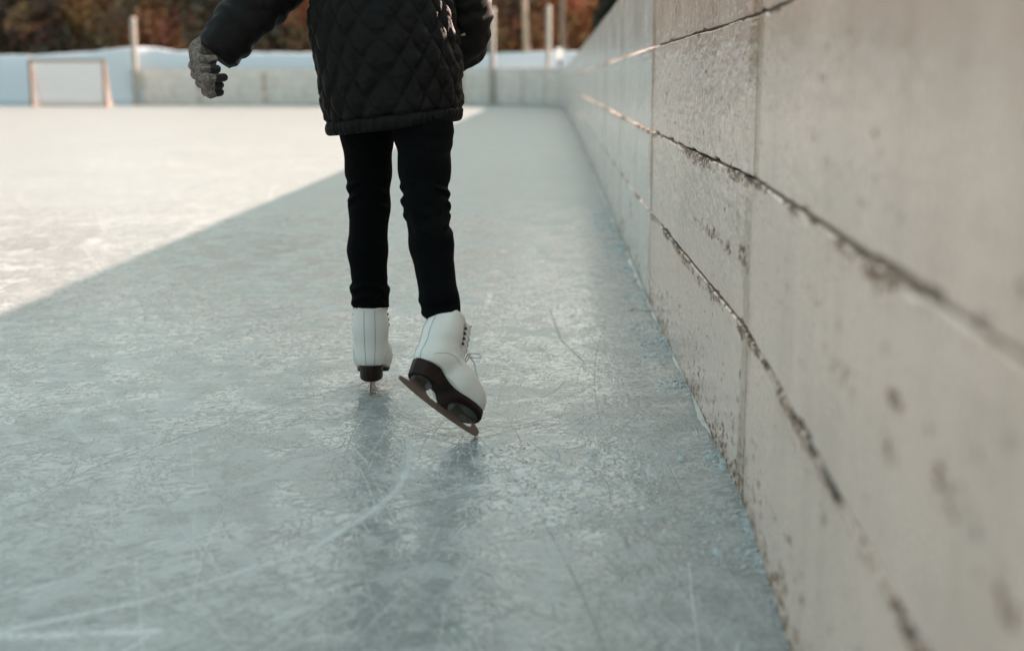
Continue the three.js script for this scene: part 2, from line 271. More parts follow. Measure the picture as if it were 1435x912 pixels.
const wallMats = [
  wallTextures(11, PL, { N: 2048, M: 1126, low: 1.0, mid: 0.75, top: 0.5, specks: 500, seamRuns: 46, drips: 700, dripLow: 0.62, relief: 0.8, rough: 0.22, paint: [0.77, 0.58, 0.49],
    marks: [[1.46, 0.585, 0.04, 0.014, 24, 0.0066, 0.8, 'r'], [1.15, 0.545, 0.14, 0.03, 51, 0.005, 0.6, 'r'], [1.46, 0.52, 0.08, 0.02, 27, 0.0055, 0.55, 'r'], [1.68, 0.56, 0.08, 0.03, 36, 0.006, 0.5, 'r'], [0.45, 0.53, 0.4, 0.02, 60, 0.0033, 0.5, 'r'], [0.8, 0.84, 0.10, 0.012, 24, 0.0039, 0.5, 'r'], [1.30, 0.81, 0.05, 0.014, 12, 0.0055, 0.2, 'r'], [1.73, 0.80, 0.04, 0.02, 7, 0.0066, 0.2, 'r'], [1.77, 0.725, 0.04, 0.010, 13, 0.0044, 0.6, 'g'], [1.3, 0.70, 0.5, 0.015, 75, 0.0044, 0.5, 'r'], [1.89, 0.53, 0.07, 0.03, 27, 0.0066, 0.55, 'r'], [0.9, 0.60, 0.1, 0.03, 27, 0.0033, 0.45, 'r'], [1.2, 0.37, 0.7, 0.02, 135, 0.0055, 0.5, 'r'], [0.05, 0.37, 0.06, 0.02, 24, 0.0055, 0.7, 'r']] }),
  wallTextures(23, PL, { N: 2048, M: 1126, low: 1.0, mid: 1.0, top: 0.8, specks: 1100, seamRuns: 40, drips: 5200, dripLow: 0.5, relief: 2.4, rough: 0.13, paint: [0.75, 0.57, 0.485],
    marks: [[1.9, 0.52, 0.75, 0.02, 120, 0.009, 0.6, 'r'], [2.52, 0.53, 0.06, 0.022, 26, 0.014, 0.9, 'r'], [2.30, 0.52, 0.08, 0.02, 22, 0.010, 0.7, 'r'], [2.55, 0.372, 0.09, 0.014, 26, 0.012, 0.9, 'r'], [1.6, 0.695, 0.8, 0.018, 150, 0.010, 0.5, 'r'], [1.7, 0.36, 0.8, 0.02, 110, 0.009, 0.5, 'r'], [1.77, 0.95, 0.02, 0.010, 5, 0.006, 0.9, 'g'], [2.11, 0.88, 0.02, 0.014, 6, 0.007, 0.8, 'r'], [0.62, 0.88, 0.06, 0.01, 6, 0.010, 0.6, 'r'], [1.3, 0.15, 1.0, 0.12, 60, 0.007, 0.5, 'r'], [1.25, 0.87, 0.05, 0.01, 6, 0.008, 0.5, 'r']] }),
  wallTextures(37, PL, { N: 1024, M: 563, low: 0.9, mid: 0.7, top: 0.6, specks: 260, seamRuns: 40, drips: 1400, dripLow: 0.6, relief: 1.2, rough: 0.2, paint: [0.68, 0.625, 0.58],
    marks: [[1.5, 0.56, 0.3, 0.05, 30, 0.01, 0.5, 'r'], [1.2, 0.25, 0.25, 0.08, 30, 0.016, 0.45, 'r'], [0.6, 0.9, 0.1, 0.05, 8, 0.01, 0.6, 'r'], [0.5, 0.1, 0.3, 0.08, 60, 0.014, 0.5, 'r']] }),
].map(([map, b], i) => new THREE.MeshPhysicalMaterial({ map, roughnessMap: b, roughness: 1, bumpMap: b, bumpScale: i === 2 ? 0.004 : 0.0042, ior: 1.5 }));
const fillerMat = std(0.20, 0.145, 0.105, 0.85), woodMat = std(0.23, 0.17, 0.11, 0.85), studMat = std(0.34, 0.27, 0.20, 0.8);
function plankGeo(L, y0, y1, seed, chip, stations) {
  const r = rng(seed), h = y1 - y0, T = 0.026, pos = [], uv = [], idx = [], K = 7, e = 0.0035;
  const edge = (s) => { const a = []; let hold = 0, d = 0; for (let i = 0; i <= stations; i++) { if (hold-- <= 0) { hold = 1 + Math.floor(r() * 7); d = r() < 0.35 ? r() * r() * chip : chip * 0.15 * r(); } a.push(d * (0.6 + 0.4 * r()) + 0.006 * (fbm(i * 0.035 + s, s, 3) - 0.5)); } return a; };
  const eb = edge(seed * 1.3), et = edge(seed * 2.1 + 9);
  for (let i = 0; i <= stations; i++) {
    const x = i / stations * L, b = y0 + eb[i], t = y1 - et[i];
    const ring = [[b, -e], [b + e * 0.9, 0], [(b + t) / 2, 0], [t - e * 0.9, 0], [t, -e], [y1 - et[i] * 0.3, -T], [y0 + eb[i] * 0.3, -T]];
    for (const [y, z] of ring) { pos.push(x, y, z); uv.push(x / PL, Math.max(0.003, y) / 1.46); }
  }
  for (let i = 0; i < stations; i++) for (let k = 0; k < K; k++) { const a = i * K + k, b = i * K + (k + 1) % K, c = a + K, d = b + K; idx.push(a, c, d, a, d, b); }
  for (const [s, f] of [[0, 1], [stations * K, 0]]) for (let k = 1; k < K - 1; k++) f ? idx.push(s, s + k, s + k + 1) : idx.push(s, s + k + 1, s + k);
  const g = geoFrom(pos, idx, uv); return toCreasedNormals(g, 0.5);
}
function addPanel(parent, far, near, mat, seed, detail, backed) {
  const d = new THREE.Vector3(near[0] - far[0], 0, near[1] - far[1]), L = d.length() - 0.005; d.normalize();
  const n = new THREE.Vector3().crossVectors(d, V(0, 1, 0)), M = new THREE.Matrix4().makeBasis(d, V(0, 1, 0), n).setPosition(far[0], 0, far[1]), r = rng(seed * 7 + 1);
  COURSES.forEach(([y0, y1], k) => {
    const m = mesh('board', plankGeo(L, y0, y1 + (k === 3 ? (r() - 0.5) * 0.012 : seed >= 7 && seed < 14 && r() < 0.7 ? -0.002 - 0.006 * r() : 0), seed * 10 + k, detail ? 0.016 : 0.008, detail ? 150 : 24), mat, parent);
    m.matrixAutoUpdate = true; m.applyMatrix4(M); m.position.addScaledVector(n, (r() - 0.5) * 0.003); m.position.addScaledVector(d, 0.0025);
  });
  const s = mesh('stud', new THREE.BoxGeometry(0.09, 1.40, 0.07), studMat, parent); s.applyMatrix4(new THREE.Matrix4().multiplyMatrices(M, new THREE.Matrix4().makeTranslation(0, 0.69, -0.0645)));
  if (seed <= 5) for (const y of [0.3822, 0.716]) { const b = mesh('joint_filler', new THREE.BoxGeometry(L, 0.012, 0.016), fillerMat, parent); b.applyMatrix4(new THREE.Matrix4().multiplyMatrices(M, new THREE.Matrix4().makeTranslation(L / 2, y, -0.0135))); }
  if (backed) for (const y of [0.382, 0.716, 1.06]) { const b = mesh('backing_rail', new THREE.BoxGeometry(L - 0.1, 0.09, 0.03), woodMat, parent); b.applyMatrix4(new THREE.Matrix4().multiplyMatrices(M, new THREE.Matrix4().makeTranslation(L / 2, y, -0.0445))); }
}
{
  const wall = thing('rink_wall', 'long weathered off white board wall running along the right side of the ice', 'wall');
  const pts = [[0.215, 2.45], [0.318, -0.2], [0.4215, -2.85], [0.392, -5.5], [0.386, -8.15]];
  for (let i = 1; i <= 15; i++) { const t = i / 15; pts.push([0.386 - 0.14 * t * t, -8.15 - i * 2.6]); }
  const c = [-3.754, -47.15], R = 4; for (let i = 1; i <= 5; i++) { const a = i / 5 * Math.PI / 2; pts.push([c[0] + R * Math.cos(a), c[1] - R * Math.sin(a) * 1.45]); }
  for (let i = 1; i < pts.length; i++) addPanel(wall, pts[i], pts[i - 1], wallMats[i <= 2 ? 0 : i === 3 ? 1 : 2], 3 + i, i <= 4, i <= 3);
  const end = thing('rink_wall', 'distant off white board wall closing the far end of the rink behind the skater', 'wall');
  const e0 = pts[pts.length - 1]; let q = [e0[0], e0[1] - 0.001];
  for (let i = 0; i < 5; i++) { const f = [q[0] - 2.63, q[1]]; addPanel(end, f, q, wallMats[2], 60 + i, false, false); q = f; }
  globalThis.endX = q[0]; globalThis.endZ = q[1];
}
const endX = globalThis.endX, endZ = globalThis.endZ;

// lumps of scraped snow and ice along the foot of the wall and behind the trailing skate
{
  const g = new THREE.IcosahedronGeometry(1, 1), p = g.attributes.position; for (let i = 0; i < p.count; i++) { const k = 0.75 + 0.5 * noise3(p.getX(i) * 2.1 + 7, p.getY(i) * 2.1, p.getZ(i) * 2.1 + 3); p.setXYZ(i, p.getX(i) * k, p.getY(i) * k, p.getZ(i) * k); } g.computeVertexNormals();
  const r = rng(8), n = 6200, im = new THREE.InstancedMesh(g, std(0.46, 0.50, 0.50, 0.5), n), o = new THREE.Object3D();
  for (let i = 0; i < n; i++) {
    let x, z, s;
    if (i < 5000) { z = -1.3 - r() * 9; const wx = z > -2.85 ? 0.4215 - 0.039 * (z + 2.85) * 1 : 0.405; x = (z > -2.85 ? 0.4215 - (z + 2.85) * 0.039 : 0.4215 + (z + 2.85) * 0.0095) - 0.003 - Math.pow(r(), 3) * 0.11; const cl = sstep(0.42, 0.62, noise(z * 6, 3)); s = (0.001 + r() * r() * r() * 0.0075) * (0.35 + cl); }
    else { const a = r() * 6.28, d = Math.sqrt(r()); x = -0.02 + Math.cos(a) * d * 0.3; z = -2.98 + Math.sin(a) * d * 0.4; s = 0.0008 + r() * r() * 0.0028; if (noise(x * 18, z * 14) < 0.5) s *= 0.4; }
    o.position.set(x, s * 0.15, z); o.rotation.set(r() * 0.5, r() * 6.28, r() * 0.5); o.scale.set(s * (0.8 + r()), s * 0.55, s * (0.8 + r() * 1.4)); o.updateMatrix(); im.setMatrixAt(i, o.matrix);
  }
  im.name = 'snow_crumbs'; im.castShadow = im.receiveShadow = true; scene.add(im);
  tag(im, 'crumbs of scraped snow along the foot of the wall and behind the skater', 'snow', null, 'stuff');
}

{   // uneven crust of refrozen slush where the boards meet the ice
  const n = 900, m = 7, P = [], I = [], U = [];
  for (let i = 0; i <= n; i++) { const z = -0.6 - i / n * 16, wx = z > -2.85 ? 0.4215 - (z + 2.85) * 0.039 : z > -5.5 ? 0.4215 + (z + 2.85) * 0.0111 : 0.392 + (z + 5.5) * 0.0023, w = 0.004 + 0.05 * Math.pow(fbm(z * 3.1, 5, 4), 1.6) * sstep(0.36, 0.62, fbm(z * 1.3 + 7, 2, 3)), h = 0.002 + 0.016 * Math.pow(fbm(z * 5 + 9, 1, 4), 1.5);
    for (let j = 0; j <= m; j++) { const t = j / m; P.push(wx + 0.004 - w * t, h * Math.pow(1 - t, 1.5) * (0.55 + 0.9 * fbm(z * 55, t * 3 + 4, 3)) - 0.002 * t, z); U.push(t, z); } }
  for (let i = 0; i < n; i++) for (let j = 0; j < m; j++) { const a = i * (m + 1) + j; I.push(a, a + m + 1, a + m + 2, a, a + m + 2, a + 1); }
  const c = mesh('slush_crust', geoFrom(P, I, U), std(0.30, 0.335, 0.33, 0.35, { side: THREE.DoubleSide })); tag(c, 'uneven crust of refrozen slush along the foot of the right wall', 'slush', null, 'stuff');
}

// ---------------------------------------------------------------- snow bank, posts, goal, trees
{
  const nx = 260, nz = 44, pos = [], idx = [], X0 = -75, X1 = 12;
  for (let j = 0; j <= nz; j++) for (let i = 0; i <= nx; i++) {
    const x = mix(X0, X1, i / nx), op = 1 - sstep(endX - 0.1, endX + 0.5, x), z0 = mix(endZ - 0.14, -52.3 - 0.3 * fbm(x * 0.5, 3, 2), op), z = mix(z0, -66, Math.pow(Math.max(0, j - 1) / (nz - 1), 1.6));
    const d = z0 - z, top = 1.93 + 0.35 * fbm(x * 0.22 + 4, 1.3, 3) + 0.24 * Math.exp(-Math.pow((x - endX - 0.1) / 1.3, 2));
    const rise = mix(sstep(-0.6, 1.0, d), sstep(-0.3, 1.3, d), op), fall = 1 - 0.85 * sstep(0.9, 12, d);
    pos.push(x, j === 0 ? -0.06 : -0.04 + (top * rise * fall) + 0.10 * (fbm(x * 1.6, z * 1.6, 3) - 0.5) * rise, z);
  }
  for (let j = 0; j < nz; j++) for (let i = 0; i < nx; i++) { const a = j * (nx + 1) + i; idx.push(a, a + 1, a + nx + 2, a, a + nx + 2, a + nx + 1); }
  const m = mesh('snow_bank', geoFrom(pos, idx), snowMat); m.userData = { kind: 'structure', label: 'ploughed snow bank beyond the far end of the ice', category: 'snow bank' };
}
const galv = std(0.38, 0.345, 0.30, 0.6), darkPole = std(0.09, 0.075, 0.06, 0.8);
function pole(x, z, h, r, mat, label) {
  const t = thing('fence_post', label, 'post'); t.position.set(x, 0, z);
  mesh('shaft', new THREE.CylinderGeometry(r, r * 1.05, h, 12).translate(0, h / 2, 0), mat, t);
  mesh('cap', new THREE.SphereGeometry(r * 1.15, 12, 6, 0, 6.3, 0, 1.6).translate(0, h, 0), mat, t);
  mesh('collar', new THREE.CylinderGeometry(r * 1.5, r * 1.6, 0.08, 12).translate(0, 0.03, 0), mat, t); return t;
}
pole(-16.72, -52.7, 3.30, 0.11, galv, 'pale grey post where the far wall meets the open snow bank');
pole(-2.55, -52.62, 3.64, 0.11, galv, 'pale grey post at far wall nearest the skater\'s right elbow');
pole(-0.34, -50.6, 3.62, 0.09, galv, 'pale grey post standing at the rounded far corner of the rink');
{
  const t = thing('sign_post', 'thin dark post with a small white plate beyond the rink corner', 'post'); t.position.set(0.12, 0, -52);
  mesh('shaft', new THREE.CylinderGeometry(0.05, 0.06, 5.6, 10).translate(0, 2.77, 0), darkPole, t);
  mesh('plate', new THREE.BoxGeometry(0.26, 0.42, 0.04).translate(-0.05, 1.98, 0.1), std(0.85, 0.83, 0.8, 0.5), t);
}
{
  const t = thing('goal', 'red framed ice goal with pale net in front of the snow bank', 'goal'); t.position.set(-18.15, 0, -49.2); t.rotation.y = 0.06;
  const W = 2.72, H = 1.68, D = 0.9, red = std(0.30, 0.19, 0.14, 0.6), P = (a, b, r) => tube([V(...a), V(...b)], r, 2, 10);
  for (const s of [-1, 1]) { mesh('post', P([s * W / 2, 0, 0], [s * W / 2, H, 0], 0.075), red, t); mesh('back_brace', P([s * W / 2, 0.03, -D], [s * W / 2, H, -0.02], 0.025), red, t); mesh('base_bar', P([s * W / 2, 0.03, 0], [s * W / 2, 0.03, -D], 0.03), red, t); }
  mesh('crossbar', P([-W / 2 - 0.07, H, 0], [W / 2 + 0.07, H, 0], 0.06), std(0.30, 0.24, 0.2, 0.5), t);
  mesh('base_bar', P([-W / 2, 0.03, -D], [W / 2, 0.03, -D], 0.03), red, t);
  const strands = []; const st = (a, b) => strands.push(tube([V(...a), V(...b)], 0.006, 1, 4));
  for (let i = 0; i <= 40; i++) { const x = mix(-W / 2, W / 2, i / 40); st([x, 0.03, -D], [x, H, -0.03]); }
  for (let i = 1; i <= 26; i++) { const k = i / 26; st([-W / 2, mix(0.03, H, k), mix(-D, -0.03, k)], [W / 2, mix(0.03, H, k), mix(-D, -0.03, k)]); for (const s of [-1, 1]) st([s * W / 2, mix(0.03, H, k), mix(-D, -0.03, k)], [s * W / 2, mix(0.03, H, k), 0]); }
  mesh('net', mergeGeometries(strands), std(0.68, 0.66, 0.62, 0.9), t);
}
function leafSpray(seed, n, size, r0) {     // a handful of small leaves and twigs in a ball
  const r = rng(seed), pos = [], idx = [];
  for (let i = 0; i < n; i++) {
    const c = V(r() - 0.5, r() - 0.5, r() - 0.5).multiplyScalar(2 * r0), a = V(r() - 0.5, r() - 0.5, r() - 0.5).normalize(), b = V(r() - 0.5, r() - 0.5, r() - 0.5).cross(a).normalize(), s = size * (0.5 + r());
    const k = pos.length / 3; for (const [u, v] of [[-1, 0], [0, -0.5], [1, 0], [0, 0.5]]) pos.push(c.x + (a.x * u + b.x * v) * s, c.y + (a.y * u + b.y * v) * s, c.z + (a.z * u + b.z * v) * s);
    idx.push(k, k + 1, k + 2, k, k + 2, k + 3);
  }
  return geoFrom(pos, idx);
}
{
  // one mass of brown brush and young trees behind the bank
  const r = rng(21), n = 9000, im = new THREE.InstancedMesh(leafSpray(5, 42, 0.16, 0.55), new THREE.MeshPhysicalMaterial({ color: 0xffffff, roughness: 0.9, transmission: 0.45, side: THREE.DoubleSide }), n), o = new THREE.Object3D(), c = new THREE.Color();
  for (let i = 0; i < n; i++) {
    let x, z, y, top; do { x = -48 + r() * 52; z = -64 - r() * 14; top = (x < -3 ? 10 : 7.5) * (0.6 + 0.7 * fbm(x * 0.22 + 9, z * 0.1, 3)); y = Math.pow(r(), 1.5) * top + 0.2; } while (fbm(x * 0.55 + 3, y * 0.7 + z * 0.3, 3) < 0.30);
    o.position.set(x, y, z); o.rotation.set(r() * 6, r() * 6, r() * 6); o.scale.setScalar(0.6 + r() * 0.9); o.updateMatrix(); im.setMatrixAt(i, o.matrix);
    const k = fbm(x * 0.4 + 20, y * 0.4 + 7, 3), dk = sstep(0.36, 0.54, k); c.setRGB(mix(0.13, 0.46, dk) * (0.7 + 0.6 * r()), mix(0.075, 0.21, dk) * (0.75 + 0.5 * r()), mix(0.042, 0.085, dk) * (0.8 + 0.4 * r())); im.setColorAt(i, c);
  }
  im.name = 'brush_thicket'; im.castShadow = im.receiveShadow = true; scene.add(im);
  tag(im, 'rust brown autumn thicket massed behind the far snow bank', 'thicket', null, 'stuff');
}
const barkMat = std(0.20, 0.15, 0.105, 0.9), paleBark = std(0.42, 0.31, 0.22, 0.85);
function bareTree(x, z, h, r0, mat, seed, label) {
  const t = thing('bare_tree', label, 'tree', 'tree trunks beyond the snow bank'); t.position.set(x, -0.05, z); const r = rng(seed);
  const lean = (r() - 0.5) * 0.06, at = (k) => V(lean * h * k * k + 0.1 * Math.sin(k * 5 + seed), h * k, 0.05 * Math.sin(k * 4));
  mesh('trunk', tube([0, 0.2, 0.4, 0.6, 0.8, 1].map(at), r0, 20, 9, r0 * 0.18), mat, t);
  const tw = [];
  for (let i = 0; i < 12; i++) {
    const k = 0.62 + 0.34 * r(), a = r() * 6.28, l = h * (0.42 - 0.30 * k) * (0.7 + 0.6 * r()), p = at(k), q = p.clone().add(V(Math.cos(a) * l * 0.6, l * 0.55, Math.sin(a) * l * 0.6)), e = p.clone().add(V(Math.cos(a) * l, l * 1.1, Math.sin(a) * l));
    mesh('limb', tube([p, q, e], r0 * 0.34 * (1.2 - k), 8, 6, r0 * 0.05), mat, t);
    for (let m = 0; m < 9; m++) { const s = q.clone().lerp(e, r()), d = V(r() - 0.5, 0.2 + r() * 0.5, r() - 0.5).multiplyScalar(l * 0.7); tw.push(tube([s, s.clone().addScaledVector(d, 0.5).add(V(0, 0.03, 0)), s.clone().add(d)], r0 * 0.05, 4, 4, r0 * 0.015)); }
  }
  mesh('crown', mergeGeometries(tw), mat, t);
}
bareTree(-1.45, -60, 8.5, 0.2, paleBark, 1, 'straight pale sunlit trunk rising behind far wall right of the skater');
bareTree(0.35, -61, 9, 0.10, barkMat, 2, 'slim dark trunk close beside the white plate post');
{
  const t = thing('evergreen_tree', 'dark evergreen rising behind the top of the right wall', 'tree'); t.position.set(3.3, -0.05, -60);
  mesh('trunk', tube([V(0, 0, 0), V(0.05, 4, 0), V(0, 8.4, 0)], 0.2, 8, 8, 0.03), barkMat, t);
  const r = rng(31), gs = [], proto = leafSpray(9, 60, 0.14, 0.4), M = new THREE.Matrix4(), q = new THREE.Quaternion();
  for (let i = 0; i < 420; i++) { const k = Math.pow(r(), 0.8), y = 0.6 + k * 7.6, R = 2.5 * (1 - k * 0.9) * (0.5 + 0.5 * r()), a = r() * 6.28; q.setFromEuler(new THREE.Euler(r() * 6, r() * 6, r() * 6)); M.compose(V(Math.cos(a) * R, y - R * 0.15, Math.sin(a) * R), q, V(1, 0.7, 1)); gs.push(proto.clone().applyMatrix4(M)); }
  mesh('crown', mergeGeometries(gs), std(0.03, 0.033, 0.02, 0.9, { side: THREE.DoubleSide }), t);
}

// ---------------------------------------------------------------- the skater
function fabricBump(seed, fn) { const N = 256, B = new Uint8Array(N * N * 4); for (let j = 0; j < N; j++) for (let i = 0; i < N; i++) { const o = (j * N + i) * 4, v = fn(i / N, j / N, seed); B[o] = B[o + 1] = B[o + 2] = 255 * Math.min(1, Math.max(0, v)); B[o + 3] = 255; } return dataTex(B, N, N, false); }
const weave = fabricBump(1, (u, v) => 0.5 + 0.25 * Math.sin(u * 6.2832 * 32) * Math.sin(v * 6.2832 * 32) + 0.2 * (NT[((u * 256) | 0) * 256 + ((v * 256) | 0)] - 0.5)); weave.repeat.set(14, 14);
const knit = fabricBump(2, (u, v) => 0.45 + 0.3 * Math.abs(Math.sin(u * 6.2832 * 12 + Math.abs(Math.sin(v * 6.2832 * 12)) * 1.4)) + 0.5 * (NT[((u * 256) | 0) * 256 + ((v * 256) | 0)] - 0.5)); knit.repeat.set(9, 9);
const jacketMat = std(0.0058, 0.0048, 0.0047, 0.6, { bumpMap: weave, bumpScale: 0.0003, specularIntensity: 0.3 });
const legMat = std(0.0022, 0.0026, 0.003, 0.92, { bumpMap: weave, bumpScale: 0.0005, specularIntensity: 0.15 });
const gloveMat = new THREE.MeshPhysicalMaterial({ vertexColors: true, roughness: 0.95, bumpMap: knit, bumpScale: 0.003, sheen: 0.6, sheenRoughness: 0.6, sheenColor: new THREE.Color(0.5, 0.45, 0.4) });
const skinMat = std(0.55, 0.34, 0.25, 0.5), hairMat = std(0.07, 0.04, 0.022, 0.5);
const person = thing('person', 'person skating away in black quilted jacket, black leggings, grey gloves and white figure skates', 'person');

// body under the clothes, one continuous surface
const HEAD = [-0.465, 1.585, -3.83];
{
  const bones = [
    ...chain([-0.465, 0.93, -3.79, 0.095], [-0.465, 1.1, -3.79, 0.10], [-0.465, 1.28, -3.79, 0.12], [-0.465, 1.36, -3.79, 0.085], [-0.465, 1.47, -3.80, 0.05], [-0.465, 1.56, -3.82, 0.055]),
    ...chain([-0.60, 1.34, -3.79, 0.05], [-0.775, 1.21, -3.81, 0.042], [-0.945, 1.03, -3.71, 0.026]), ...chain([-0.33, 1.34, -3.79, 0.05], [-0.268, 1.07, -3.86, 0.042], [-0.34, 1.0, -4.08, 0.026]),
    ...chain([-0.54, 0.85, -3.82, 0.045], [-0.55, 0.58, -3.875, 0.045], [-0.553, 0.22, -3.86, 0.033]), ...chain([-0.39, 0.85, -3.78, 0.045], [-0.36, 0.58, -3.63, 0.045], [-0.296, 0.30, -3.465, 0.028]),
    [-0.465, 1.60, -3.81, 0.088, -0.465, 1.64, -3.82, 0.09], [-0.465, 1.53, -3.87, 0.05, -0.465, 1.60, -3.86, 0.065], [-0.465, 1.585, -3.925, 0.012, -0.465, 1.565, -3.945, 0.014], [-0.552, 1.58, -3.82, 0.014, -0.552, 1.61, -3.81, 0.018], [-0.378, 1.58, -3.82, 0.014, -0.378, 1.61, -3.81, 0.018],
  ];
  const f0 = caps(bones, 0.035), f = (x, y, z) => f0(x, y, z) + 0.006 * Math.exp(-(Math.pow((Math.abs(x + 0.465) - 0.033) / 0.016, 2) + Math.pow((y - 1.605) / 0.012, 2))) * (z < -3.85 ? 1 : 0) + 0.004 * Math.exp(-(Math.pow((x + 0.465) / 0.024, 2) + Math.pow((y - 1.525) / 0.005, 2))) * (z < -3.85 ? 1 : 0);
  mesh('body', surfaceNets(f, [-1.0, 0.18, -4.14], [-0.19, 1.77, -3.38], 0.012), skinMat, person);
  const hb = caps([[-0.465, 1.625, -3.805, 0.104, -0.465, 1.65, -3.815, 0.103], [-0.465, 1.60, -3.76, 0.075, -0.46, 1.42, -3.70, 0.05], [-0.46, 1.42, -3.70, 0.05, -0.45, 1.30, -3.655, 0.022]], 0.04);
  mesh('hair', surfaceNets((x, y, z) => Math.max(hb(x, y, z) + 0.004 * noise(x * 160, y * 12), Math.max(0, 0.02 - Math.max(0, -3.88 - z)) > 0 ? -1 : (y < 1.65 ? 0.02 : -1)), [-0.6, 1.26, -3.95], [-0.33, 1.78, -3.6], 0.008), hairMat, person);
}
// leggings
{
  const L = chain([-0.553, 0.262, -3.862, 0.0535], [-0.553, 0.30, -3.862, 0.0525], [-0.557, 0.43, -3.856, 0.0565], [-0.551, 0.56, -3.872, 0.058], [-0.552, 0.66, -3.87, 0.065], [-0.552, 0.78, -3.86, 0.077], [-0.54, 0.90, -3.83, 0.09]);
  const R = chain([-0.291, 0.275, -3.458, 0.043], [-0.312, 0.340, -3.482, 0.050], [-0.340, 0.485, -3.565, 0.0575], [-0.361, 0.585, -3.635, 0.061], [-0.368, 0.68, -3.68, 0.070], [-0.374, 0.78, -3.73, 0.080], [-0.39, 0.90, -3.77, 0.092]);
  const fl = caps(L, 0.02), fr = caps(R, 0.02), ph = [-0.465, 0.92, -3.80, 0.115, -0.465, 1.06, -3.79, 0.12];
  const win = (y, a, b) => sstep(a, a + 0.03, y) * (1 - sstep(b - 0.03, b, y));
  const fold = (x, y, z, cx, cz, s) => { const a = Math.atan2(z - cz, x - cx), k = noise(a * 1.1 + s, y * 9), w = win(y, 0.235, 0.36) * 0.9 + win(y, 0.50, 0.66) + win(y, 0.70, 0.80) * 0.3; const t = Math.sin(y * 150 + 2.2 * Math.sin(a * 2 + s) + 5 * k); return -w * 0.0052 * Math.max(-0.6, t) * sstep(0.25, 0.7, noise(a * 1.6 + s * 3, y * 14 + s)) - 0.002 * (noise3(x * 30, y * 14, z * 30) - 0.5); };
  const f = (x, y, z) => { let a = fl(x, y, z), b = fr(x, y, z); if (a < 0.05) a += fold(x, y, z, -0.553, -3.862, 1.5); a = Math.max(a, 0.257 - y + 0.006 * noise(Math.atan2(z + 3.862, x + 0.553) * 2, 3)); if (b < 0.05) b += fold(x, y, z, -0.345, -3.6, 4.3); return Math.max(smin(smin(a, b, 0.012), cap(ph, x, y, z), 0.05), 0.21 - y); };
  mesh('leggings', surfaceNets(f, [-0.70, 0.20, -4.0], [-0.19, 1.2, -3.38], 0.0055), legMat, person);
}
